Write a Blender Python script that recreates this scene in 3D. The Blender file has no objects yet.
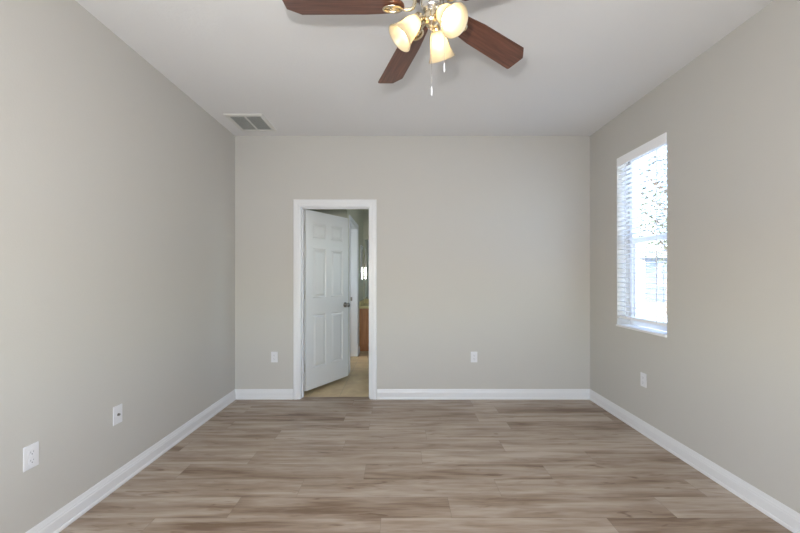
import bpy, bmesh, math, random
from mathutils import Vector, Matrix
random.seed(7)
PI = math.pi
scene = bpy.context.scene
COL = scene.collection

# ------------------------------------------------------------------ camera
cam_d = bpy.data.cameras.new('camera')
cam_d.sensor_width = 36.0
cam_d.lens = 15.75
cam_d.shift_y = 9.5 / 800.0
cam_d.clip_start = 0.02
cam = bpy.data.objects.new('camera', cam_d)
COL.objects.link(cam)
cam.location = (0, 0, 1.309)
cam.rotation_euler = (PI / 2, 0, 0)
scene.camera = cam

# ------------------------------------------------------------------ world, lights, exposure
SKY = 2.0
SUN = 7.0
FLASH = 95.0
REAR = 66.0
BATH = 13.0
SIDE = 6.0
BULB = 18.0
world = bpy.data.worlds.new('world')
scene.world = world
world.use_nodes = True
wn = world.node_tree
sky = wn.nodes.new('ShaderNodeTexSky')
sky.sky_type = 'NISHITA'
sky.sun_disc = False
sky.sun_elevation = math.radians(50)
sky.sun_rotation = math.radians(250)
sky.air_density = 1.0
sky.dust_density = 2.0
wn.links.new(sky.outputs[0], wn.nodes['Background'].inputs[0])
wn.nodes['Background'].inputs[1].default_value = SKY


def light(name, kind, loc, energy, color, rot=(0, 0, 0), **kw):
    d = bpy.data.lights.new(name, kind)
    d.energy = energy
    d.color = color
    for k, v in kw.items():
        setattr(d, k, v)
    o = bpy.data.objects.new(name, d)
    COL.objects.link(o)
    o.location = loc
    o.rotation_euler = rot
    return o


light('sun', 'SUN', (0, 0, 12), SUN, (1.0, 0.96, 0.9), (math.radians(42), 0, math.radians(206.6)), angle=0.02)
# the photographer's flash, just above the lens (its shadows are on the ceiling behind the blades)
light('camera_flash', 'SPOT', (-0.10, 0.03, 1.594), FLASH, (1.0, 0.98, 0.96), (PI / 2, 0, 0), shadow_soft_size=0.035,
      spot_size=math.radians(165), spot_blend=0.35)
# added ambient fill, set at an unseen window behind the camera
light('rear_window_fill', 'AREA', (-0.20, -0.84, 1.28), REAR, (1.0, 0.965, 0.91), (-PI / 2, 0, PI),
      shape='RECTANGLE', size=2.05, size_y=0.78)
# added fill for the bathroom, set at a hidden window in its right wall
light('bathroom_window_fill', 'AREA', (1.83, 4.6, 1.7), BATH, (0.86, 0.95, 1.0), (0, PI / 2, 0),
      shape='RECTANGLE', size=0.75, size_y=0.75)

# added cool light to brighten the doorway jamb, from an unseen side-room window
light('side_room_fill', 'AREA', (-1.95, 5.2, 1.7), SIDE, (0.80, 0.92, 1.0), (0, -PI / 2, 0),
      shape='RECTANGLE', size=0.75, size_y=0.55)

vs = scene.view_settings
vs.view_transform = 'Standard'
vs.look = 'None'
vs.gamma = 1.0
vs.use_curve_mapping = False
vs.exposure = 0.0

# ------------------------------------------------------------------ materials


def new_mat(name):
    m = bpy.data.materials.new(name)
    m.use_nodes = True
    nt = m.node_tree
    b = nt.nodes['Principled BSDF']
    return m, nt, b


def simple(name, color, rough=0.5, metal=0.0, spec=0.5, bump=0.0, bscale=60.0, var=0.0, vscale=3.0):
    m, nt, b = new_mat(name)
    b.inputs['Base Color'].default_value = (*color, 1)
    b.inputs['Roughness'].default_value = rough
    b.inputs['Metallic'].default_value = metal
    b.inputs['Specular IOR Level'].default_value = spec
    geo = nt.nodes.new('ShaderNodeNewGeometry')
    if var:
        n = nt.nodes.new('ShaderNodeTexNoise')
        n.inputs['Scale'].default_value = vscale
        n.inputs['Detail'].default_value = 3
        nt.links.new(geo.outputs['Position'], n.inputs['Vector'])
        mx = nt.nodes.new('ShaderNodeMix')
        mx.data_type = 'RGBA'
        mx.inputs[6].default_value = (*[c * (1 - var) for c in color], 1)
        mx.inputs[7].default_value = (*[min(1, c * (1 + var)) for c in color], 1)
        nt.links.new(n.outputs['Fac'], mx.inputs[0])
        nt.links.new(mx.outputs[2], b.inputs['Base Color'])
    if bump:
        n = nt.nodes.new('ShaderNodeTexNoise')
        n.inputs['Scale'].default_value = bscale
        n.inputs['Detail'].default_value = 4
        nt.links.new(geo.outputs['Position'], n.inputs['Vector'])
        bp = nt.nodes.new('ShaderNodeBump')
        bp.inputs['Strength'].default_value = bump
        bp.inputs['Distance'].default_value = 0.004
        nt.links.new(n.outputs['Fac'], bp.inputs['Height'])
        nt.links.new(bp.outputs['Normal'], b.inputs['Normal'])
    return m


def wood(name, dark, light_, axis='X', scale=1.0, rough=0.4, coat=0.0):
    """grain that runs along one local axis of the object"""
    m, nt, b = new_mat(name)
    tc = nt.nodes.new('ShaderNodeTexCoord')
    mp = nt.nodes.new('ShaderNodeMapping')
    s = {'X': (3, 45, 45), 'Y': (45, 3, 45), 'Z': (45, 45, 3)}[axis]
    mp.inputs['Scale'].default_value = [v * scale for v in s]
    n = nt.nodes.new('ShaderNodeTexNoise')
    n.inputs['Scale'].default_value = 1.0
    n.inputs['Detail'].default_value = 5
    n.inputs['Distortion'].default_value = 0.6
    r = nt.nodes.new('ShaderNodeValToRGB')
    r.color_ramp.elements[0].position = 0.3
    r.color_ramp.elements[0].color = (*dark, 1)
    r.color_ramp.elements[1].position = 0.7
    r.color_ramp.elements[1].color = (*light_, 1)
    nt.links.new(tc.outputs['Object'], mp.inputs[0])
    nt.links.new(mp.outputs[0], n.inputs['Vector'])
    nt.links.new(n.outputs['Fac'], r.inputs[0])
    nt.links.new(r.outputs[0], b.inputs['Base Color'])
    b.inputs['Roughness'].default_value = rough
    b.inputs['Coat Weight'].default_value = coat
    return m


def thin_glass(name, tint=(0.96, 0.98, 0.98)):
    m = bpy.data.materials.new(name)
    m.use_nodes = True
    nt = m.node_tree
    nt.nodes.remove(nt.nodes['Principled BSDF'])
    out = nt.nodes['Material Output']
    t = nt.nodes.new('ShaderNodeBsdfTransparent')
    t.inputs[0].default_value = (*tint, 1)
    g = nt.nodes.new('ShaderNodeBsdfGlossy')
    g.inputs['Roughness'].default_value = 0.02
    lw = nt.nodes.new('ShaderNodeLayerWeight')
    lw.inputs[0].default_value = 0.5
    pw = nt.nodes.new('ShaderNodeMath')
    pw.operation = 'POWER'
    pw.inputs[1].default_value = 4.0
    ml = nt.nodes.new('ShaderNodeMath')
    ml.operation = 'MULTIPLY_ADD'
    ml.inputs[1].default_value = 0.5
    ml.inputs[2].default_value = 0.03
    nt.links.new(lw.outputs['Facing'], pw.inputs[0])
    nt.links.new(pw.outputs[0], ml.inputs[0])
    mx = nt.nodes.new('ShaderNodeMixShader')
    nt.links.new(ml.outputs[0], mx.inputs[0])
    nt.links.new(t.outputs[0], mx.inputs[1])
    nt.links.new(g.outputs[0], mx.inputs[2])
    nt.links.new(mx.outputs[0], out.inputs[0])
    return m


def emissive(name, color, strength):
    m, nt, b = new_mat(name)
    b.inputs['Base Color'].default_value = (*color, 1)
    b.inputs['Emission Color'].default_value = (*color, 1)
    b.inputs['Emission Strength'].default_value = strength
    return m


def frosted(name, color, trans=0.55):
    m = bpy.data.materials.new(name)
    m.use_nodes = True
    nt = m.node_tree
    nt.nodes.remove(nt.nodes['Principled BSDF'])
    out = nt.nodes['Material Output']
    d = nt.nodes.new('ShaderNodeBsdfDiffuse')
    d.inputs[0].default_value = (*color, 1)
    t = nt.nodes.new('ShaderNodeBsdfTranslucent')
    t.inputs[0].default_value = (*color, 1)
    mx = nt.nodes.new('ShaderNodeMixShader')
    mx.inputs[0].default_value = trans
    nt.links.new(d.outputs[0], mx.inputs[1])
    nt.links.new(t.outputs[0], mx.inputs[2])
    g = nt.nodes.new('ShaderNodeBsdfGlossy')
    g.inputs['Roughness'].default_value = 0.25
    fr = nt.nodes.new('ShaderNodeFresnel')
    fr.inputs[0].default_value = 1.4
    m2 = nt.nodes.new('ShaderNodeMixShader')
    nt.links.new(fr.outputs[0], m2.inputs[0])
    nt.links.new(mx.outputs[0], m2.inputs[1])
    nt.links.new(g.outputs[0], m2.inputs[2])
    nt.links.new(m2.outputs[0], out.inputs[0])
    return m


def plank_floor():
    m, nt, b = new_mat('plank_floor')
    L = nt.links.new

    def math_(op, a, c=None, clamp=False):
        n = nt.nodes.new('ShaderNodeMath')
        n.operation = op
        n.use_clamp = clamp
        for i, v in ((0, a), (1, c)):
            if v is None:
                continue
            if isinstance(v, (int, float)):
                n.inputs[i].default_value = v
            else:
                L(v, n.inputs[i])
        return n.outputs[0]

    def comb(x, y, z):
        n = nt.nodes.new('ShaderNodeCombineXYZ')
        for i, v in enumerate((x, y, z)):
            if isinstance(v, (int, float)):
                n.inputs[i].default_value = v
            else:
                L(v, n.inputs[i])
        return n.outputs[0]

    def noise(vec, detail=4, dist=0.0, rough=0.55):
        n = nt.nodes.new('ShaderNodeTexNoise')
        n.inputs['Scale'].default_value = 1
        n.inputs['Detail'].default_value = detail
        n.inputs['Distortion'].default_value = dist
        n.inputs['Roughness'].default_value = rough
        L(vec, n.inputs['Vector'])
        return n.outputs['Fac']
    geo = nt.nodes.new('ShaderNodeNewGeometry')
    sp = nt.nodes.new('ShaderNodeSeparateXYZ')
    L(geo.outputs['Position'], sp.inputs[0])
    X, Y = sp.outputs[0], sp.outputs[1]
    yr = math_('DIVIDE', math_('ADD', Y, 1.8 - 2.073 + 0.36), 0.18)
    row = math_('FLOOR', yr)
    fy = math_('FRACT', yr)
    wr = nt.nodes.new('ShaderNodeTexWhiteNoise')
    wr.noise_dimensions = '1D'
    L(row, wr.inputs['W'])
    xr = math_('ADD', math_('DIVIDE', math_('ADD', X, 20.0), 1.22), wr.outputs['Value'])
    colm = math_('FLOOR', xr)
    fx = math_('FRACT', xr)
    wi = nt.nodes.new('ShaderNodeTexWhiteNoise')
    wi.noise_dimensions = '2D'
    L(comb(row, colm, 0), wi.inputs['Vector'])
    tone = wi.outputs['Value']
    sh = math_('MULTIPLY', tone, 37.0)
    broad = noise(comb(math_('MULTIPLY', X, 1.7), math_('MULTIPLY', Y, 13.0), sh), 3, 0.4)
    grain = noise(comb(math_('MULTIPLY', X, 3.5), math_('MULTIPLY', Y, 45.0), sh), 5, 0.7)
    fine = noise(comb(math_('MULTIPLY', X, 12.0), math_('MULTIPLY', Y, 190.0), sh), 3, 0.2)
    v = math_('ADD', math_('MULTIPLY', tone, 0.24), math_('MULTIPLY', broad, 1.2))
    v = math_('ADD', v, math_('MULTIPLY', grain, 0.42))
    v = math_('ADD', v, math_('MULTIPLY', fine, 0.16))
    kn = noise(comb(math_('MULTIPLY', X, 4.2), math_('MULTIPLY', Y, 21.0), math_('ADD', sh, 5.0)), 2, 1.2)
    kn = math_('MULTIPLY', math_('SUBTRACT', kn, 0.63, True), 2.2)
    v = math_('SUBTRACT', math_('SUBTRACT', v, 0.50), kn)
    rp = nt.nodes.new('ShaderNodeValToRGB')
    e = rp.color_ramp.elements
    e[0].position = 0.18
    e[0].color = (0.175, 0.114, 0.074, 1)
    e[1].position = 0.78
    e[1].color = (0.475, 0.40, 0.332, 1)
    k = e.new(0.42)
    k.color = (0.305, 0.23, 0.172, 1)
    k = e.new(0.58)
    k.color = (0.385, 0.31, 0.247, 1)
    L(v, rp.inputs[0])
    # seams
    ey = math_('MINIMUM', fy, math_('SUBTRACT', 1.0, fy))
    ex = math_('MINIMUM', fx, math_('SUBTRACT', 1.0, fx))
    sy = math_('LESS_THAN', ey, 0.0065)
    sx = math_('LESS_THAN', ex, 0.0010)
    seam = math_('MAXIMUM', sy, sx)
    mx = nt.nodes.new('ShaderNodeMix')
    mx.data_type = 'RGBA'
    mx.inputs[7].default_value = (0.12, 0.09, 0.07, 1)
    L(math_('MULTIPLY', seam, 0.45), mx.inputs[0])
    L(rp.outputs[0], mx.inputs[6])
    L(mx.outputs[2], b.inputs['Base Color'])
    b.inputs['Roughness'].default_value = 0.42
    b.inputs['Specular IOR Level'].default_value = 0.4
    bp = nt.nodes.new('ShaderNodeBump')
    bp.inputs['Strength'].default_value = 0.15
    bp.inputs['Distance'].default_value = 0.001
    L(math_('SUBTRACT', grain, seam), bp.inputs['Height'])
    L(bp.outputs[0], b.inputs['Normal'])
    return m


def tile_floor():
    m, nt, b = new_mat('tile_floor')
    geo = nt.nodes.new('ShaderNodeNewGeometry')
    br = nt.nodes.new('ShaderNodeTexBrick')
    br.offset = 0
    br.inputs['Color1'].default_value = (0.60, 0.46, 0.27, 1)
    br.inputs['Color2'].default_value = (0.56, 0.43, 0.25, 1)
    br.inputs['Mortar'].default_value = (0.47, 0.37, 0.23, 1)
    br.inputs['Scale'].default_value = 1
    br.inputs['Mortar Size'].default_value = 0.004
    br.inputs['Brick Width'].default_value = 0.33
    br.inputs['Row Height'].default_value = 0.33
    nt.links.new(geo.outputs['Position'], br.inputs['Vector'])
    n = nt.nodes.new('ShaderNodeTexNoise')
    n.inputs['Scale'].default_value = 9
    n.inputs['Detail'].default_value = 5
    nt.links.new(geo.outputs['Position'], n.inputs['Vector'])
    mx = nt.nodes.new('ShaderNodeMix')
    mx.data_type = 'RGBA'
    mx.blend_type = 'OVERLAY'
    mx.inputs[0].default_value = 0.35
    nt.links.new(br.outputs['Color'], mx.inputs[6])
    nt.links.new(n.outputs['Fac'], mx.inputs[7])
    nt.links.new(mx.outputs[2], b.inputs['Base Color'])
    b.inputs['Roughness'].default_value = 0.4
    return m


M_wall = simple('greige_wall_paint', (0.525, 0.508, 0.475), 0.6, spec=0.25, bump=0.12, bscale=130)
M_ceil = simple('ceiling_paint', (0.74, 0.735, 0.735), 0.85, spec=0.15, bump=0.25, bscale=55)
M_trim = simple('white_trim_paint', (0.73, 0.735, 0.75), 0.35, spec=0.5)
M_door = simple('white_door_paint', (0.64, 0.64, 0.625), 0.4, spec=0.4)
M_floor = plank_floor()
M_tile = tile_floor()
M_bath = simple('bathroom_wall_paint', (0.50, 0.49, 0.38), 0.6, bump=0.1, bscale=130)
M_plast = simple('white_plastic', (0.72, 0.72, 0.745), 0.35)
M_slot = simple('dark_slot', (0.16, 0.16, 0.17), 0.6)
M_vent = simple('grey_vent_metal', (0.66, 0.65, 0.62), 0.5, spec=0.3)
M_louv = simple('louvre_metal', (0.62, 0.63, 0.60), 0.6, spec=0.3)
M_dark = simple('duct_dark', (0.16, 0.16, 0.15), 0.9)
M_nickel = simple('brushed_nickel', (0.72, 0.70, 0.67), 0.24, metal=1.0)
M_warmn = simple('warm_nickel', (0.78, 0.68, 0.50), 0.24, metal=1.0)
M_hinge = simple('satin_hinge_metal', (0.62, 0.61, 0.58), 0.5, metal=0.6)
M_knob = simple('dark_knob_metal', (0.30, 0.28, 0.26), 0.3, metal=1.0)
M_blade = wood('cherry_blade_wood', (0.070, 0.023, 0.013), (0.19, 0.072, 0.042), 'X', 1.6, 0.33, 0.3)
M_oak = wood('oak_vanity', (0.36, 0.145, 0.05), (0.50, 0.225, 0.085), 'Z', 1.0, 0.4)
M_counter = simple('yellow_counter', (0.62, 0.52, 0.25), 0.25, var=0.12, vscale=25)
M_shade = frosted('frosted_shade_glass', (0.93, 0.86, 0.70), 0.75)
M_bulb = emissive('warm_bulb', (1.0, 0.80, 0.50), BULB)
M_glass = thin_glass('window_glass')
M_mirror = simple('mirror_silver', (0.85, 0.88, 0.88), 0.015, metal=1.0)
M_slat = simple('white_blind_slat', (0.90, 0.90, 0.92), 0.45)
M_cord = simple('ladder_cord', (0.80, 0.80, 0.82), 0.8)
M_sill = simple('white_marble_sill', (0.84, 0.84, 0.85), 0.25, var=0.04, vscale=14)
M_frame = simple('window_frame_white', (0.86, 0.87, 0.89), 0.4)
M_conc = simple('pale_concrete', (0.55, 0.54, 0.52), 0.9, var=0.1, vscale=1.2)
M_stucco = simple('blue_grey_stucco', (0.14, 0.165, 0.21), 0.9, bump=0.3, bscale=40)
M_roof = simple('grey_shingles', (0.22, 0.21, 0.20), 0.9, var=0.2, vscale=9)
M_hwin = simple('far_window_glass', (0.18, 0.22, 0.27), 0.08)
M_bark = simple('bark', (0.16, 0.12, 0.09), 0.9, bump=0.5, bscale=20)
M_leaf = simple('tree_leaf', (0.11, 0.12, 0.075), 0.7, var=0.35, vscale=5)

# ------------------------------------------------------------------ mesh helpers


def finish(name, bm, mat, parent=None, smooth=False, loc=None, rot=None):
    me = bpy.data.meshes.new(name)
    bmesh.ops.recalc_face_normals(bm, faces=bm.faces)
    bm.to_mesh(me)
    bm.free()
    me.materials.append(mat)
    if smooth:
        for p in me.polygons:
            p.use_smooth = True
    o = bpy.data.objects.new(name, me)
    COL.objects.link(o)
    if parent is not None:
        o.parent = parent
    if loc is not None:
        o.location = loc
    if rot is not None:
        o.rotation_euler = rot
    return o


def empty(name, loc=(0, 0, 0), rot=(0, 0, 0), parent=None):
    o = bpy.data.objects.new(name, None)
    o.empty_display_size = 0.05
    COL.objects.link(o)
    o.location = loc
    o.rotation_euler = rot
    if parent is not None:
        o.parent = parent
    return o


def tag(o, label, cat, group=None):
    o['label'] = label
    o['category'] = cat
    if group:
        o['group'] = group
    return o


def struct(o):
    o['kind'] = 'structure'
    return o


def box(bm, x0, x1, y0, y1, z0, z1, bev=0.0, seg=2):
    vs_ = [bm.verts.new((x, y, z)) for x in (x0, x1) for y in (y0, y1) for z in (z0, z1)]
    idx = ((0, 1, 3, 2), (4, 6, 7, 5), (0, 4, 5, 1), (2, 3, 7, 6), (0, 2, 6, 4), (1, 5, 7, 3))
    fs = [bm.faces.new([vs_[i] for i in f]) for f in idx]
    if bev:
        es = list({e for f in fs for e in f.edges})
        bmesh.ops.bevel(bm, geom=es, offset=bev, segments=seg, affect='EDGES', profile=0.5)
    return bm


def lathe(bm, prof, n=32, mat=Matrix.Identity(4), cap=True):
    rings = []
    for r, z in prof:
        rings.append([bm.verts.new(mat @ Vector((r * math.cos(2 * PI * i / n), r * math.sin(2 * PI * i / n), z))) for i in range(n)])
    for a, c in zip(rings, rings[1:]):
        for i in range(n):
            bm.faces.new((a[i], a[(i + 1) % n], c[(i + 1) % n], c[i]))
    if cap:
        for rg in (rings[0], rings[-1]):
            if prof[0 if rg is rings[0] else -1][0] > 1e-5:
                bm.faces.new(rg)
    bmesh.ops.remove_doubles(bm, verts=bm.verts, dist=1e-6)
    return bm


def tube(bm, pts, r, n=10, radii=None):
    pts = [Vector(p) for p in pts]
    rings = []
    up = Vector((0, 0, 1))
    for i, p in enumerate(pts):
        t = (pts[min(i + 1, len(pts) - 1)] - pts[max(i - 1, 0)]).normalized()
        a = t.cross(up)
        if a.length < 1e-3:
            a = t.cross(Vector((1, 0, 0)))
        a.normalize()
        c = a.cross(t).normalized()
        rr = radii[i] if radii else r
        rings.append([bm.verts.new(p + rr * (math.cos(2 * PI * k / n) * a + math.sin(2 * PI * k / n) * c)) for k in range(n)])
    for a, c in zip(rings, rings[1:]):
        for i in range(n):
            bm.faces.new((a[i], a[(i + 1) % n], c[(i + 1) % n], c[i]))
    bm.faces.new(rings[0])
    bm.faces.new(rings[-1])
    return bm


def prism(bm, outline, z0, z1, mat=Matrix.Identity(4)):
    a = [bm.verts.new(mat @ Vector((x, y, z0))) for x, y in outline]
    c = [bm.verts.new(mat @ Vector((x, y, z1))) for x, y in outline]
    n = len(outline)
    bm.faces.new(a)
    bm.faces.new(c)
    for i in range(n):
        bm.faces.new((a[i], a[(i + 1) % n], c[(i + 1) % n], c[i]))
    return bm


def extrude_profile(bm, prof, p0, p1, normal):
    """prof = list of (out_from_wall, z); runs from p0 to p1 along the wall, normal points into the room"""
    p0, p1, nv = Vector(p0), Vector(p1), Vector(normal)
    a = [bm.verts.new(p0 + nv * u + Vector((0, 0, z))) for u, z in prof]
    c = [bm.verts.new(p1 + nv * u + Vector((0, 0, z))) for u, z in prof]
    n = len(prof)
    for i in range(n):
        bm.faces.new((a[i], a[(i + 1) % n], c[(i + 1) % n], c[i]))
    bm.faces.new(a)
    bm.faces.new(c)
    return bm


# ------------------------------------------------------------------ the room
XL, XR, YB, YR, ZC = -1.757, 2.023, 3.726, -0.55, 2.80
T = 0.12      # inner wall thickness
DX0, DX1, DH = -1.055, -0.325, 2.045        # door opening
WY0, WY1, WZ0, WZ1 = 2.652, 3.263, 0.862, 2.402  # window opening
TR = 0.20     # outer wall thickness
BY1 = 6.65    # bathroom far wall
BXR = 1.70

bm = bmesh.new()
box(bm, XL - T, XR + TR, YR - TR, 3.79, -0.12, 0)
struct(finish('floor', bm, M_floor))
bm = bmesh.new()
box(bm, XL - T, XR + TR, 3.79, BY1 + T, -0.12, -0.002)
struct(finish('floor_bathroom', bm, M_tile))
bm = bmesh.new()
box(bm, XL - T, XR + TR, YR - TR, YB + T, ZC, ZC + 0.12)
struct(finish('ceiling', bm, M_ceil))
bm = bmesh.new()
box(bm, XL - T, XR + TR, YB + T, BY1 + T, ZC, ZC + 0.12)
struct(finish('ceiling_bathroom', bm, M_ceil))

bm = bmesh.new()
box(bm, XL - T, XL, YR - TR, YB + T, 0, ZC)
struct(finish('wall_left', bm, M_wall))
bm = bmesh.new()
box(bm, XL, DX0 - 0.02, YB, YB + T, 0, ZC)
box(bm, DX1 + 0.02, XR + TR, YB, YB + T, 0, ZC)
box(bm, DX0 - 0.02, DX1 + 0.02, YB, YB + T, DH + 0.02, ZC)
struct(finish('wall_back', bm, M_wall))
bm = bmesh.new()
box(bm, XR, XR + TR, YR - TR, WY0, 0, ZC)
box(bm, XR, XR + TR, WY1, YB, 0, ZC)
box(bm, XR, XR + TR, WY0, WY1, 0, WZ0 - 0.02)
box(bm, XR, XR + TR, WY0, WY1, WZ1, ZC)
struct(finish('wall_right', bm, M_wall))
RX0, RX1, RZ0, RZ1 = -1.25, 0.85, 0.88, 1.68
bm = bmesh.new()
box(bm, XL, RX0, YR - TR, YR, 0, ZC)
box(bm, RX1, XR, YR - TR, YR, 0, ZC)
box(bm, RX0, RX1, YR - TR, YR, 0, RZ0)
box(bm, RX0, RX1, YR - TR, YR, RZ1, ZC)
struct(finish('wall_rear', bm, M_wall))

# baseboards: colonial profile with a shoe
BP = [(0, 0), (0.018, 0), (0.018, 0.010), (0.016, 0.017), (0.012, 0.020), (0.012, 0.068), (0.0095, 0.073), (0.0095, 0.080),
      (0.007, 0.086), (0.005, 0.098), (0.003, 0.106), (0, 0.106)]
bm = bmesh.new()
extrude_profile(bm, BP, (XL, YR, 0), (XL, YB, 0), (1, 0, 0))
struct(finish('baseboard_left', bm, M_trim))
bm = bmesh.new()
extrude_profile(bm, BP, (XR, YR, 0), (XR, YB, 0), (-1, 0, 0))
struct(finish('baseboard_right', bm, M_trim))
bm = bmesh.new()
extrude_profile(bm, BP, (XL, YB, 0), (DX0 - 0.08, YB, 0), (0, -1, 0))
extrude_profile(bm, BP, (DX1 + 0.08, YB, 0), (XR, YB, 0), (0, -1, 0))
struct(finish('baseboard_back', bm, M_trim))
bm = bmesh.new()
extrude_profile(bm, BP, (XL, YR, 0), (XR, YR, 0), (0, 1, 0))
struct(finish('baseboard_rear', bm, M_trim))

# door trim: jambs, stop and casing
CP = [(0.006, 0), (0.006, 0.010), (0.014, 0.012), (0.034, 0.012), (0.040, 0.017), (0.068, 0.018), (0.076, 0.014), (0.076, 0)]


def casing(bm, x0, x1, h, y, ny):
    rows = []
    for u, v in CP:
        rows.append([bm.verts.new(p) for p in ((x0 - u, y + ny * v, 0), (x0 - u, y + ny * v, h + u), (x1 + u, y + ny * v, h + u), (x1 + u, y + ny * v, 0))])
    n = len(CP)
    for i in range(n):
        a, c = rows[i], rows[(i + 1) % n]
        for k in range(3):
            bm.faces.new((a[k], a[k + 1], c[k + 1], c[k]))
    bm.faces.new([r[0] for r in rows])
    bm.faces.new([r[3] for r in rows])


bm = bmesh.new()
casing(bm, DX0, DX1, DH, YB, -1)
casing(bm, DX0, DX1, DH, YB + T, 1)
struct(finish('trim_1', bm, M_trim))          # casing
bm = bmesh.new()
box(bm, DX0 - 0.02, DX0, YB, YB + T, 0, DH + 0.02)
box(bm, DX1, DX1 + 0.02, YB, YB + T, 0, DH + 0.02)
box(bm, DX0, DX1, YB, YB + T, DH, DH + 0.02)
box(bm, DX0, DX0 + 0.011, YB + 0.045, YB + 0.08, 0, DH)
box(bm, DX1 - 0.011, DX1, YB + 0.045, YB + 0.08, 0, DH)
box(bm, DX0 + 0.011, DX1 - 0.011, YB + 0.045, YB + 0.08, DH - 0.011, DH)
struct(finish('trim_2', bm, M_trim))          # jamb and stops


def panel_door(bm, w, h, th, z0):
    """six-panel leaf, x 0..w, y -th..0, raised panels on both faces"""
    xs = [0, 0.105 * w / 0.71, 0.315 * w / 0.71, 0.395 * w / 0.71, 0.605 * w / 0.71, w]
    zs = [0, 0.115 * h, 0.415 * h, 0.510 * h, 0.790 * h, 0.848 * h, 0.935 * h, h]
    zs = [z + z0 for z in zs]
    for y, s in ((-th, -1), (0, 1)):
        for i in range(5):
            for j in range(7):
                x0, x1, a, c = xs[i], xs[i + 1], zs[j], zs[j + 1]
                q = [(x0, a), (x1, a), (x1, c), (x0, c)]
                if i in (1, 3) and j in (1, 3, 5):
                    loops = []
                    for d, dep in ((0, 0), (0.010, -0.009), (0.020, -0.009), (0.040, -0.001)):
                        loops.append([bm.verts.new((xx, y + s * dep, zz)) for xx, zz in
                                      ((x0 + d, a + d), (x1 - d, a + d), (x1 - d, c - d), (x0 + d, c - d))])
                    for l0, l1 in zip(loops, loops[1:]):
                        for k in range(4):
                            bm.faces.new((l0[k], l0[(k + 1) % 4], l1[(k + 1) % 4], l1[k]))
                    bm.faces.new(loops[-1])
                else:
                    bm.faces.new([bm.verts.new((xx, y, zz)) for xx, zz in q])
    z1 = z0 + h
    for q in (((0, -th, z0), (w, -th, z0), (w, 0, z0), (0, 0, z0)), ((0, -th, z1), (w, -th, z1), (w, 0, z1), (0, 0, z1)),
              ((0, -th, z0), (0, 0, z0), (0, 0, z1), (0, -th, z1)), ((w, -th, z0), (w, 0, z0), (w, 0, z1), (w, -th, z1))):
        bm.faces.new([bm.verts.new(p) for p in q])
    bmesh.ops.remove_doubles(bm, verts=bm.verts, dist=1e-5)


def knob_profile():
    return [(0.0, 0.0), (0.031, 0.0), (0.033, 0.003), (0.030, 0.008), (0.013, 0.011), (0.010, 0.016), (0.010, 0.032), (0.016, 0.038),
            (0.024, 0.045), (0.028, 0.054), (0.026, 0.063), (0.018, 0.069), (0.0, 0.071)]


ALPHA = math.radians(58.0)
door = empty('door_1', (DX0 - 0.004, YB + T, 0), (0, 0, ALPHA))
struct(door)
bm = bmesh.new()
panel_door(bm, 0.708, 1.990, 0.035, 0.048)
leaf = finish('door_leaf', bm, M_door, door)
bm = bmesh.new()
lathe(bm, knob_profile(), 24, Matrix.Translation((0.645, -0.035, 0.95)) @ Matrix.Rotation(PI / 2, 4, 'X'))
lathe(bm, knob_profile(), 24, Matrix.Translation((0.645, 0.0, 0.95)) @ Matrix.Rotation(-PI / 2, 4, 'X'))
kn = finish('door_knob', bm, M_knob, leaf, True)
kn['label'] = 'dark metal door knob'
for z in (0.30, 1.10, 1.82):
    bm = bmesh.new()
    lathe(bm, [(0, z - 0.05), (0.006, z - 0.05), (0.0085, z - 0.046), (0.0085, z + 0.046), (0.006, z + 0.05), (0, z + 0.05)], 12,
          Matrix.Translation((-0.001, 0.004, 0)))
    box(bm, -0.0015, 0.0005, -0.033, 0.0, z - 0.045, z + 0.045)
    # plate on the jamb, seen past the open edge of the leaf
    mt = Matrix.Rotation(-ALPHA, 4, 'Z')
    b2 = bmesh.new()
    box(b2, 0.004, 0.0062, -0.040, 0.0, z - 0.045, z + 0.045)
    b2.transform(mt)
    me = bpy.data.meshes.new('tmp')
    b2.to_mesh(me)
    b2.free()
    bm.from_mesh(me)
    bpy.data.meshes.remove(me)
    h = finish('hinge', bm, M_hinge, leaf)
    h['label'] = 'brushed nickel hinge'

# ------------------------------------------------------------------ bathroom shell
CX, CY = -0.70, 4.63       # corner of the closet block
OY0, OY1, OH = 4.86, 5.69, 2.07      # doorway in the bathroom's left wall
bm = bmesh.new()
box(bm, XL - T, XL, YB + T, 4.9, 0, ZC)
box(bm, XL - T, XL, 5.5, BY1, 0, ZC)
box(bm, XL - T, XL, 4.9, 5.5, 0, 1.3)
box(bm, XL - T, XL, 4.9, 5.5, 2.1, ZC)
box(bm, XL, CX, CY, CY + T, 0, ZC)
box(bm, CX - T, CX, CY + T, OY0 - 0.018, 0, ZC)
box(bm, CX - T, CX, OY1 + 0.018, BY1, 0, ZC)
box(bm, CX - T, CX, OY0 - 0.018, OY1 + 0.018, OH + 0.018, ZC)
struct(finish('wall_bathroom_left', bm, M_bath))
bm = bmesh.new()
box(bm, XL - T, BXR + TR, BY1, BY1 + T, 0, ZC)
struct(finish('wall_bathroom_far', bm, M_bath))
bm = bmesh.new()
box(bm, BXR, BXR + TR, YB + T, 4.2, 0, ZC)
box(bm, BXR, BXR + TR, 5.0, BY1, 0, ZC)
box(bm, BXR, BXR + TR, 4.2, 5.0, 0, 1.3)
box(bm, BXR, BXR + TR, 4.2, 5.0, 2.1, ZC)
struct(finish('wall_bathroom_right', bm, M_bath))
bm = bmesh.new()
extrude_profile(bm, BP, (XL, CY, 0), (CX + 0.0, CY, 0), (0, -1, 0))
extrude_profile(bm, BP, (CX, CY - 0.024, 0), (CX, OY0 - 0.075, 0), (1, 0, 0))
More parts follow.
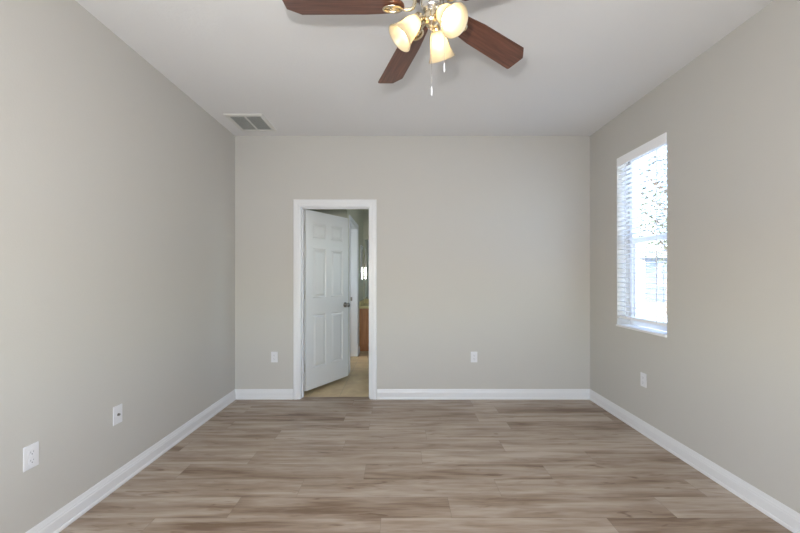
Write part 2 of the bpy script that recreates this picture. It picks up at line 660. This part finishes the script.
extrude_profile(bm, BP, (CX, OY1 + 0.075, 0), (CX, 6.02, 0), (1, 0, 0))
struct(finish('baseboard_bathroom', bm, M_trim))

# cased doorway in the bathroom's left wall
bm = bmesh.new()
casing(bm, 0, OY1 - OY0, OH, 0, 1)
bm.transform(Matrix.Translation((CX, OY1, 0)) @ Matrix.Rotation(-PI / 2, 4, 'Z'))
struct(finish('trim_3', bm, M_trim))
bm = bmesh.new()
box(bm, CX - T, CX, OY0 - 0.018, OY0, 0, OH + 0.018)
box(bm, CX - T, CX, OY1, OY1 + 0.018, 0, OH + 0.018)
box(bm, CX - T, CX, OY0, OY1, OH, OH + 0.018)
jb = struct(finish('trim_4', bm, M_trim))
bm = bmesh.new()
box(bm, CX - T + 0.015, CX - T + 0.045, OY1 - 0.002, OY1, 0.905, 0.965)
sk = finish('strike_plate', bm, M_knob, jb)
sk['label'] = 'dark metal strike plate'

# ------------------------------------------------------------------ windows


def window(name, w, h, axis_loc, rot, mid=True, depth=0.06):
    """single-hung window, local x along the wall, y through it (0..depth), z up from 0"""
    r = struct(empty(name, axis_loc, rot))
    bm = bmesh.new()
    f = 0.045
    box(bm, 0, f, 0, depth, 0, h, 0.004)
    box(bm, w - f, w, 0, depth, 0, h, 0.004)
    box(bm, f, w - f, 0, depth, 0, f, 0.004)
    box(bm, f, w - f, 0, depth, h - f, h, 0.004)
    finish('window_frame', bm, M_frame, r)
    bm = bmesh.new()
    s = 0.028
    hh = h * 0.5
    box(bm, f, w - f, 0.008, 0.030, hh - 0.022, hh + 0.022, 0.003)
    box(bm, f, f + s, 0.008, 0.030, f, hh - 0.022, 0.003)
    box(bm, w - f - s, w - f, 0.008, 0.030, f, hh - 0.022, 0.003)
    box(bm, f + s, w - f - s, 0.008, 0.030, f, f + s, 0.003)
    finish('sash', bm, M_frame, r)
    bm = bmesh.new()
    box(bm, f + s * 0.8, w - f - s * 0.8, 0.017, 0.020, f + s * 0.8, hh - 0.018)
    finish('pane', bm, M_glass, r)
    bm = bmesh.new()
    box(bm, f - 0.004, w - f + 0.004, 0.038, 0.041, hh + 0.018, h - f + 0.004)
    finish('pane', bm, M_glass, r)
    return r


w1 = window('window_1', WY1 - WY0, WZ1 - WZ0, (XR + 0.115, WY1, WZ0), (0, 0, -PI / 2))
bm = bmesh.new()
box(bm, XR - 0.014, XR + 0.116, WY0 + 0.0005, WY1 - 0.0005, WZ0 - 0.02, WZ0, 0.004)
struct(finish('window_sill', bm, M_sill))
w2 = window('window_2_added', RX1 - RX0, RZ1 - RZ0, (RX1, YR - 0.10, RZ0), (0, 0, PI))  # unseen window behind the camera, added to carry the ambient fill
w4 = window('window_4_added', 0.6, 0.8, (XL - 0.05, 4.9, 1.3), (0, 0, PI / 2))  # unseen side-room window, added so light reaches the doorway jamb
w3 = window('window_3_added', 0.8, 0.8, (BXR + 0.05, 5.0, 1.3), (0, 0, -PI / 2))  # hidden bathroom window, added and placed for the bathroom fill

# ------------------------------------------------------------------ venetian blind
XBL = XR + 0.034          # plane of the slats
bl = tag(empty('window_blind', (XBL, (WY0 + WY1) / 2, WZ0)),
         'white two-inch slatted blind lowered inside the window on the side wall', 'blind')
hy = (WY1 - WY0) / 2 - 0.006
HT = WZ1 - WZ0
bm = bmesh.new()
box(bm, -0.024, 0.028, -hy + 0.002, hy - 0.002, HT - 0.052, HT - 0.004, 0.002)
finish('headrail', bm, M_slat, bl)
bm = bmesh.new()
box(bm, -0.040, -0.030, -hy - 0.003, hy + 0.003, HT - 0.082, HT - 0.001, 0.003)
box(bm, -0.030, -0.020, -hy - 0.003, -hy + 0.005, HT - 0.082, HT - 0.001, 0.002)
box(bm, -0.030, -0.020, hy - 0.005, hy + 0.003, HT - 0.082, HT - 0.001, 0.002)
v = finish('valance', bm, M_slat, bl)
NS = 31
zt, zb = HT - 0.110, 0.125
bm = bmesh.new()
for i in range(NS):
    z = zt + (zb - zt) * i / (NS - 1)
    tl = math.radians(-4)
    pts = []
    for k in range(5):
        u = -0.025 + 0.05 * k / 4
        cr = 0.0028 * (1 - (u / 0.025) ** 2)
        pts.append((u * math.cos(tl) - cr * math.sin(tl), u * math.sin(tl) + cr * math.cos(tl)))
    top = [(x, zz + 0.0013) for x, zz in pts]
    bot = [(x, zz - 0.0013) for x, zz in reversed(pts)]
    prof = top + bot
    a = [bm.verts.new((x, -hy, z + zz)) for x, zz in prof]
    c = [bm.verts.new((x, hy, z + zz)) for x, zz in prof]
    n = len(prof)
    for k in range(n):
        bm.faces.new((a[k], a[(k + 1) % n], c[(k + 1) % n], c[k]))
    bm.faces.new(a)
    bm.faces.new(c)
finish('slats', bm, M_slat, bl)
bm = bmesh.new()
box(bm, -0.025, 0.025, -hy, hy, 0.058, 0.084, 0.004)
finish('bottom_rail', bm, M_slat, bl)
for yy in (-0.19, 0.19):
    for xx in (-0.028, 0.028):
        bm = bmesh.new()
        box(bm, xx - 0.001, xx + 0.001, yy - 0.003, yy + 0.003, 0.07, HT - 0.052)
        finish('ladder_cord', bm, M_cord, bl)

# ------------------------------------------------------------------ outlets


def outlet(loc, rotz, label, kind='duplex'):
    r = tag(empty('wall_outlet' if kind == 'duplex' else 'cable_jack_plate', loc, (0, 0, rotz)), label,
            'outlet' if kind == 'duplex' else 'wall plate')
    # local: x along the wall, -y into the room
    bm = bmesh.new()
    box(bm, -0.035, 0.035, -0.006, 0, -0.057, 0.057, 0.003, 3)
    finish('cover_plate', bm, M_plast, r)
    if kind == 'duplex':
        for s in (-1, 1):
            bm = bmesh.new()
            n = 24
            out = []
            for i in range(n):
                a = 2 * PI * i / n
                out.append((0.0172 * math.cos(a), max(-0.0135, min(0.0135, 0.0172 * math.sin(a)))))
            prism(bm, out, 0.0055, 0.0085, Matrix.Translation((0, 0, s * 0.0195)) @ Matrix.Rotation(PI / 2, 4, 'X'))
            rc = finish('receptacle', bm, M_plast, r)
            bm = bmesh.new()
            z = s * 0.0195
            box(bm, -0.0075, -0.0055, -0.0088, -0.008, z - 0.002, z + 0.007)
            box(bm, 0.0055, 0.0073, -0.0088, -0.008, z - 0.001, z + 0.006)
            lathe(bm, [(0, 0.0080), (0.0026, 0.0080), (0.0026, 0.0088), (0, 0.0088)], 12,
                  Matrix.Translation((0, 0, z - 0.0075)) @ Matrix.Rotation(PI / 2, 4, 'X'))
            sl = finish('slots', bm, M_slot, rc)
            sl['label'] = 'dark contact slots'
        bm = bmesh.new()
        lathe(bm, [(0, 0.0055), (0.003, 0.0055), (0.0028, 0.0072), (0, 0.0075)], 12, Matrix.Rotation(PI / 2, 4, 'X'))
        finish('screw', bm, M_plast, r)
    else:
        bm = bmesh.new()
        lathe(bm, [(0.0, 0.005), (0.0085, 0.005), (0.0085, 0.009), (0.0065, 0.009), (0.0065, 0.016), (0.0, 0.016)], 12,
              Matrix.Rotation(PI / 2, 4, 'X'))
        c = finish('connector', bm, M_knob, r)
        c['label'] = 'dark metal threaded connector'
        for s in (-1, 1):
            bm = bmesh.new()
            lathe(bm, [(0, 0.0055), (0.003, 0.0055), (0.0028, 0.0072), (0, 0.0075)], 12,
                  Matrix.Translation((0, 0, s * 0.041)) @ Matrix.Rotation(PI / 2, 4, 'X'))
            finish('screw', bm, M_plast, r)
    return r


outlet((XL, 1.664, 0.451), PI / 2, 'white duplex outlet on the shaded wall facing the window, beside the cable jack')
outlet((XL, 2.175, 0.448), PI / 2, 'white cable jack plate with one dark connector above the baseboard', 'coax')
outlet((-1.336, YB, 0.447), 0, 'white outlet on the far wall between the corner and the door casing')
outlet((0.788, YB, 0.447), 0, 'white duplex outlet alone on the broad far wall beyond the doorway')
outlet((XR, 2.903, 0.447), -PI / 2, 'white outlet on the wall below the blinds')

# ------------------------------------------------------------------ ceiling return vent
vt = tag(empty('ceiling_vent', (-1.445, 3.40, ZC)), 'grey square louvred air vent on the ceiling above the door', 'vent')
hx, hyv = 0.180, 0.185
bm = bmesh.new()
FP = [(0.0, 0.0), (0.0, -0.004), (0.006, -0.011), (0.030, -0.013), (0.036, -0.008), (0.036, 0.0)]   # (inset, z)
rows = []
for u, z in FP:
    rows.append([bm.verts.new(p) for p in ((-hx + u, -hyv + u, z), (hx - u, -hyv + u, z), (hx - u, hyv - u, z), (-hx + u, hyv - u, z))])
for a, c in zip(rows, rows[1:]):
    for k in range(4):
        bm.faces.new((a[k], a[(k + 1) % 4], c[(k + 1) % 4], c[k]))
finish('frame', bm, M_vent, vt)
bm = bmesh.new()
box(bm, -hx + 0.03, hx - 0.03, -hyv + 0.03, hyv - 0.03, -0.002, -0.0005)
bk = finish('backing', bm, M_dark, vt)
bk['label'] = 'dark duct backing'
bm = bmesh.new()
box(bm, -0.006, 0.006, -hyv + 0.036, hyv - 0.036, -0.012, -0.002, 0.001)
finish('centre_bar', bm, M_vent, vt)
bm = bmesh.new()
ny = 22
for i in range(ny):
    y = -hyv + 0.042 + (2 * hyv - 0.084) * i / (ny - 1)
    for x0, x1 in ((-hx + 0.036, -0.006), (0.006, hx - 0.036)):
        vv = [bm.verts.new(p) for p in ((x0, y - 0.005, -0.010), (x1, y - 0.005, -0.010), (x1, y + 0.0055, -0.003), (x0, y + 0.0055, -0.003),
                                        (x0, y - 0.004, -0.011), (x1, y - 0.004, -0.011), (x1, y + 0.0065, -0.004), (x0, y + 0.0065, -0.004))]
        for f in ((0, 1, 2, 3), (4, 5, 6, 7), (0, 1, 5, 4), (2, 3, 7, 6), (1, 2, 6, 5), (0, 3, 7, 4)):
            bm.faces.new([vv[j] for j in f])
lv = finish('louvres', bm, M_louv, vt)
lv['label'] = 'darker grey louvres'

# ------------------------------------------------------------------ ceiling fan
FX, FY, BZ = 0.145, 1.601, 2.54
fan = tag(empty('ceiling_fan', (FX, FY, ZC)), 'dark cherry five-blade ceiling fan with three lit frosted shades', 'ceiling fan')
zc = -ZC      # local z = world z - ZC
bm = bmesh.new()
lathe(bm, [(0.0, 0.0), (0.075, 0.0), (0.078, -0.012), (0.070, -0.030), (0.052, -0.045), (0.040, -0.055), (0.0, -0.055)], 36)
finish('canopy', bm, M_nickel, fan, True)
bm = bmesh.new()
lathe(bm, [(0.0, -0.05), (0.05, -0.05), (0.085, -0.062), (0.105, -0.085), (0.110, -0.120), (0.110, -0.160), (0.102, -0.185),
           (0.085, -0.197), (0.0, -0.200)], 40)
finish('motor_housing', bm, M_nickel, fan, True)
bm = bmesh.new()
lathe(bm, [(0.0, -0.19), (0.051, -0.19), (0.052, -0.205), (0.052, -0.268), (0.050, -0.276), (0.043, -0.283), (0.036, -0.288),
           (0.033, -0.293), (0.0, -0.293)], 36)
finish('switch_housing', bm, M_nickel, fan, True)
bm = bmesh.new()
lathe(bm, [(0.0, -0.288), (0.032, -0.290), (0.037, -0.300), (0.038, -0.318), (0.034, -0.334), (0.022, -0.346), (0.010, -0.350),
           (0.007, -0.356), (0.009, -0.362), (0.005, -0.368), (0.0, -0.369)], 32)
finish('light_fitter', bm, M_warmn, fan, True)

R0, R1 = 0.125, 0.668
outline = []
for k in range(9):                       # rounded root
    a = PI / 2 + PI * k / 8
    outline.append((R0 + 0.035 + 0.035 * math.cos(a), 0.050 * math.sin(a)))
outline += [(0.30, -0.063), (R1 - 0.060, -0.074), (R1, -0.028), (R1, 0.066), (R1 - 0.008, 0.074), (0.30, 0.063)]
blade0 = iron0 = None
for k in range(5):
    az = math.radians(109 + 72 * k)
    if k == 0:
        bm = bmesh.new()
        prism(bm, outline, -0.0035, 0.0035)
        bmesh.ops.bevel(bm, geom=[e for e in bm.edges if abs(e.verts[0].co.z - e.verts[1].co.z) < 1e-6], offset=0.0015, segments=2, affect='EDGES')
        blade = finish('blade', bm, M_blade, fan)
        bm = bmesh.new()
        # oval medallion ring under the blade root, screws, and the bent arm up to the motor
        n, nn = 28, 8
        rg = []
        for i in range(n):
            a = 2 * PI * i / n
            c = Vector((0.180 + 0.041 * math.cos(a), 0.026 * math.sin(a), -0.010))
            o_ = Vector((math.cos(a), math.sin(a) * 1.2, 0)).normalized()
            rg.append([bm.verts.new(c + 0.0062 * (math.cos(2 * PI * j / nn) * o_ + Vector((0, 0, 1)) * math.sin(2 * PI * j / nn))) for j in range(nn)])
        for i in range(n):
            for j in range(nn):
                bm.faces.new((rg[i][j], rg[(i + 1) % n][j], rg[(i + 1) % n][(j + 1) % nn], rg[i][(j + 1) % nn]))
        prism(bm, [(0.180 + 0.037 * math.cos(2 * PI * i / 24), 0.022 * math.sin(2 * PI * i / 24)) for i in range(24)], -0.0095, -0.0036)
        for sx in (0.180,):
            lathe(bm, [(0, -0.0145), (0.005, -0.0135), (0.009, -0.0105), (0.009, -0.009), (0, -0.009)], 14, Matrix.Translation((sx, 0, 0)))
        tube(bm, [(0.138, 0, -0.012), (0.118, 0, -0.013), (0.098, 0, -0.012), (0.084, 0, -0.004), (0.078, 0, 0.016), (0.074, 0, 0.036), (0.070, 0, 0.062)], 0.008, 10,
             radii=[0.006, 0.007, 0.008, 0.0085, 0.009, 0.010, 0.012])
        iron = finish('blade_iron', bm, M_warmn, blade, True)
        blade0, iron0 = blade, iron
    else:
        blade = blade0.copy()
        COL.objects.link(blade)
        blade.parent = fan
        iron = iron0.copy()
        COL.objects.link(iron)
        iron.parent = blade
    blade.location = (0, 0, BZ - ZC)
    blade.rotation_euler = (Matrix.Rotation(az, 4, 'Z') @ Matrix.Rotation(math.radians(-10), 4, 'X')).to_euler()

# three bell shades on curved arms
NR, NZ, MRr, MZ = 0.062, 2.482 - ZC, 0.150, 2.385 - ZC
tilt = math.atan2(NZ - MZ, MRr - NR)
for k, phi in enumerate((185, 305, 65)):
    ph = math.radians(phi)
    M0 = Matrix.Rotation(ph, 4, 'Z')
    bm = bmesh.new()
    tube(bm, [M0 @ Vector(p) for p in ((0.025, 0, -0.315), (0.042, 0, -0.312), (0.055, 0, -0.314), (0.066, 0, -0.323))], 0.008, 10)
    # socket cup: axis points outward and down
    ax = Matrix.Translation((NR, 0, NZ)) @ Matrix.Rotation(PI / 2 + tilt, 4, 'Y')
    lathe(bm, [(0.0, -0.018), (0.018, -0.018), (0.024, -0.010), (0.026, 0.012), (0.026, 0.018), (0.0, 0.018)], 20, M0 @ ax)
    arm = finish('lamp_arm', bm, M_warmn, fan, True)
    bm = bmesh.new()
    prof = [(0.024, 0.006), (0.029, 0.014), (0.036, 0.030), (0.041, 0.050), (0.044, 0.070), (0.049, 0.092), (0.056, 0.110), (0.064, 0.126), (0.066, 0.129)]
    inner = [(r - 0.003, z) for r, z in reversed(prof)]
    lathe(bm, prof + inner, 36, M0 @ ax, cap=False)
    sh = finish('lamp_shade', bm, M_shade, fan, True)
    sh['label'] = 'cream frosted glass bell shade, lit'
    bm = bmesh.new()
    lathe(bm, [(0.0, 0.020), (0.012, 0.020), (0.013, 0.032), (0.020, 0.045), (0.026, 0.060), (0.027, 0.072), (0.022, 0.086), (0.012, 0.094), (0.0, 0.096)], 20, M0 @ ax)
    bu = finish('bulb', bm, M_bulb, sh, True)
    bu['label'] = 'glowing warm bulb'

for (dx, dy, z0, z1) in ((-0.004, -0.045, 2.51, 2.150), (0.048, -0.075, 2.51, 2.237)):
    bm = bmesh.new()
    tube(bm, [(dx * 0.7, dy * 0.7, z0 + zc), (dx, dy, z0 + zc - 0.01), (dx, dy, z1 + zc)], 0.0011, 6)
    ch = finish('pull_chain', bm, M_nickel, fan)
    bm = bmesh.new()
    zz = z1 + zc
    lathe(bm, [(0, zz + 0.004), (0.002, zz), (0.0038, zz - 0.010), (0.0038, zz - 0.034), (0.002, zz - 0.040), (0, zz - 0.041)], 12, Matrix.Translation((dx, dy, 0)))
    fb = finish('fob', bm, M_plast, ch, True)
    fb['label'] = 'small white pull'

# ------------------------------------------------------------------ bathroom furniture
VY = 6.02
va = tag(empty('bathroom_vanity', (CX, VY, 0)), 'oak vanity cabinet under a yellow countertop seen through the doorway', 'vanity')
VW = 1.7
bm = bmesh.new()
box(bm, 0.001, VW, 0.02, BY1 - VY - 0.001, 0.10, 0.75)
box(bm, 0.001, VW, 0.08, BY1 - VY - 0.001, 0.0, 0.10)
finish('cabinet_body', bm, M_oak, va)
for i in range(4):
    x0 = 0.04 + i * 0.415
    bm = bmesh.new()
    box(bm, x0, x0 + 0.375, 0.0, 0.02, 0.14, 0.57, 0.005)
    cd = finish('cabinet_door', bm, M_oak, va)
    bm = bmesh.new()
    lathe(bm, [(0, 0), (0.006, 0), (0.006, 0.012), (0.014, 0.018), (0.014, 0.024), (0, 0.028)], 12,
          Matrix.Translation((x0 + (0.34 if i % 2 == 0 else 0.035), 0, 0.52)) @ Matrix.Rotation(PI / 2, 4, 'X'))
    finish('knob', bm, M_nickel, cd, True)
    bm = bmesh.new()
    box(bm, x0, x0 + 0.375, 0.0, 0.02, 0.60, 0.73, 0.005)
    finish('drawer_front', bm, M_oak, va)
bm = bmesh.new()
box(bm, 0.001, VW + 0.01, -0.02, BY1 - VY - 0.001, 0.75, 0.79, 0.006)
box(bm, 0.001, VW + 0.01, BY1 - VY - 0.02, BY1 - VY - 0.001, 0.79, 0.87, 0.004)
box(bm, 0.001, 0.02, 0.0, BY1 - VY - 0.02, 0.79, 0.87, 0.004)
ct = finish('countertop', bm, M_counter, va)
ct['label'] = 'glossy yellow countertop with backsplash'

bm = bmesh.new()
box(bm, CX + 0.03, CX + 1.66, BY1 - 0.008, BY1 - 0.001, 0.88, 2.0, 0.003)
tag(finish('vanity_mirror', bm, M_mirror), 'wide frameless wall mirror above the yellow countertop', 'mirror')

mc = tag(empty('medicine_cabinet', (CX, 6.36, 1.24)), 'slim mirrored medicine cabinet on the side wall by the vanity mirror', 'cabinet')
bm = bmesh.new()
box(bm, 0.0005, 0.010, -0.18, 0.18, 0, 0.62, 0.004)
finish('cabinet_body', bm, M_frame, mc)
bm = bmesh.new()
box(bm, 0.010, 0.014, -0.17, 0.17, 0.012, 0.608, 0.002)
finish('mirror_door', bm, M_mirror, mc)

# ------------------------------------------------------------------ outdoors beyond the window
bm = bmesh.new()
box(bm, -30, 60, -30, 70, -0.40, -0.13)
struct(finish('ground_outside', bm, M_conc))

# neighbour's house
hs = tag(empty('neighbour_house', (18.0, 15.3, -0.13), (0, 0, math.radians(-40))), 'grey stucco house seen through the blinds', 'house')
bm = bmesh.new()
box(bm, -6, 6, 0, 7, 0, 2.5)
finish('house_wall', bm, M_stucco, hs)
bm = bmesh.new()
for s in (1,):
    a = [bm.verts.new(p) for p in ((-6.4, -0.5, 2.4), (6.4, -0.5, 2.4), (6.4, 7.5, 2.4), (-6.4, 7.5, 2.4), (-3.0, 3.5, 3.9), (3.0, 3.5, 3.9))]
    for f in ((0, 1, 5, 4), (1, 2, 5), (2, 3, 4, 5), (3, 0, 4), (0, 1, 2, 3)):
        bm.faces.new([a[i] for i in f])
finish('roof', bm, M_roof, hs)
for x in (-5.4, -2.6, 0.6):
    bm = bmesh.new()
    box(bm, x, x + 1.5, -0.06, 0.0, 0.9, 2.1, 0.01)
    fr = finish('window_frame', bm, M_frame, hs)
    bm = bmesh.new()
    box(bm, x + 0.08, x + 0.72, -0.07, -0.05, 0.98, 2.02)
    box(bm, x + 0.78, x + 1.42, -0.07, -0.05, 0.98, 2.02)
    finish('pane', bm, M_hwin, fr)


def tree(loc, h, rad, label, nleaf=6000):
    r = tag(empty('yard_tree', loc), label, 'tree')
    bm = bmesh.new()
    trunk_top = h * 0.5
    tube(bm, [(0, 0, 0), (0.03, 0.02, trunk_top * 0.5), (0, 0.05, trunk_top), (0.05, 0.0, h * 0.8)], 0.1, 10, radii=[0.14, 0.11, 0.08, 0.02])
    tips = []
    for k in range(14):
        a = 2 * PI * k / 14 + random.uniform(-.3, .3)
        z0 = h * random.uniform(0.28, 0.7)
        ln = rad * random.uniform(0.6, 1.0)
        p = [(0.02, 0.02, z0), (ln * .5 * math.cos(a), ln * .5 * math.sin(a), z0 + ln * .45), (ln * math.cos(a), ln * math.sin(a), z0 + ln * .7)]
        tube(bm, p, 0.03, 6, radii=[0.05, 0.03, 0.008])
        tips += [Vector(p[1]), Vector(p[2])]
    tips += [Vector((0.05, 0, h * .8))]
    finish('trunk', bm, M_bark, r)
    bm = bmesh.new()
    for i in range(nleaf):
        c = random.choice(tips) + Vector((random.gauss(0, .32 * rad), random.gauss(0, .32 * rad), random.gauss(0, .26 * rad)))
        s = random.uniform(0.05, 0.11)
        q = Matrix.Rotation(random.uniform(0, 2 * PI), 3, 'Z') @ Matrix.Rotation(random.uniform(-1.2, 1.2), 3, 'X')
        pts = [q @ Vector(p) + c for p in ((-s, 0, 0), (0, -s * .45, s * .1), (s, 0, 0), (0, s * .45, s * .1))]
        bm.faces.new([bm.verts.new(p) for p in pts])
    finish('foliage', bm, M_leaf, r)
    return r


tree((9.95, 12.9, -0.13), 7.0, 2.1, 'leafy tree outside the window, in front of the grey house')
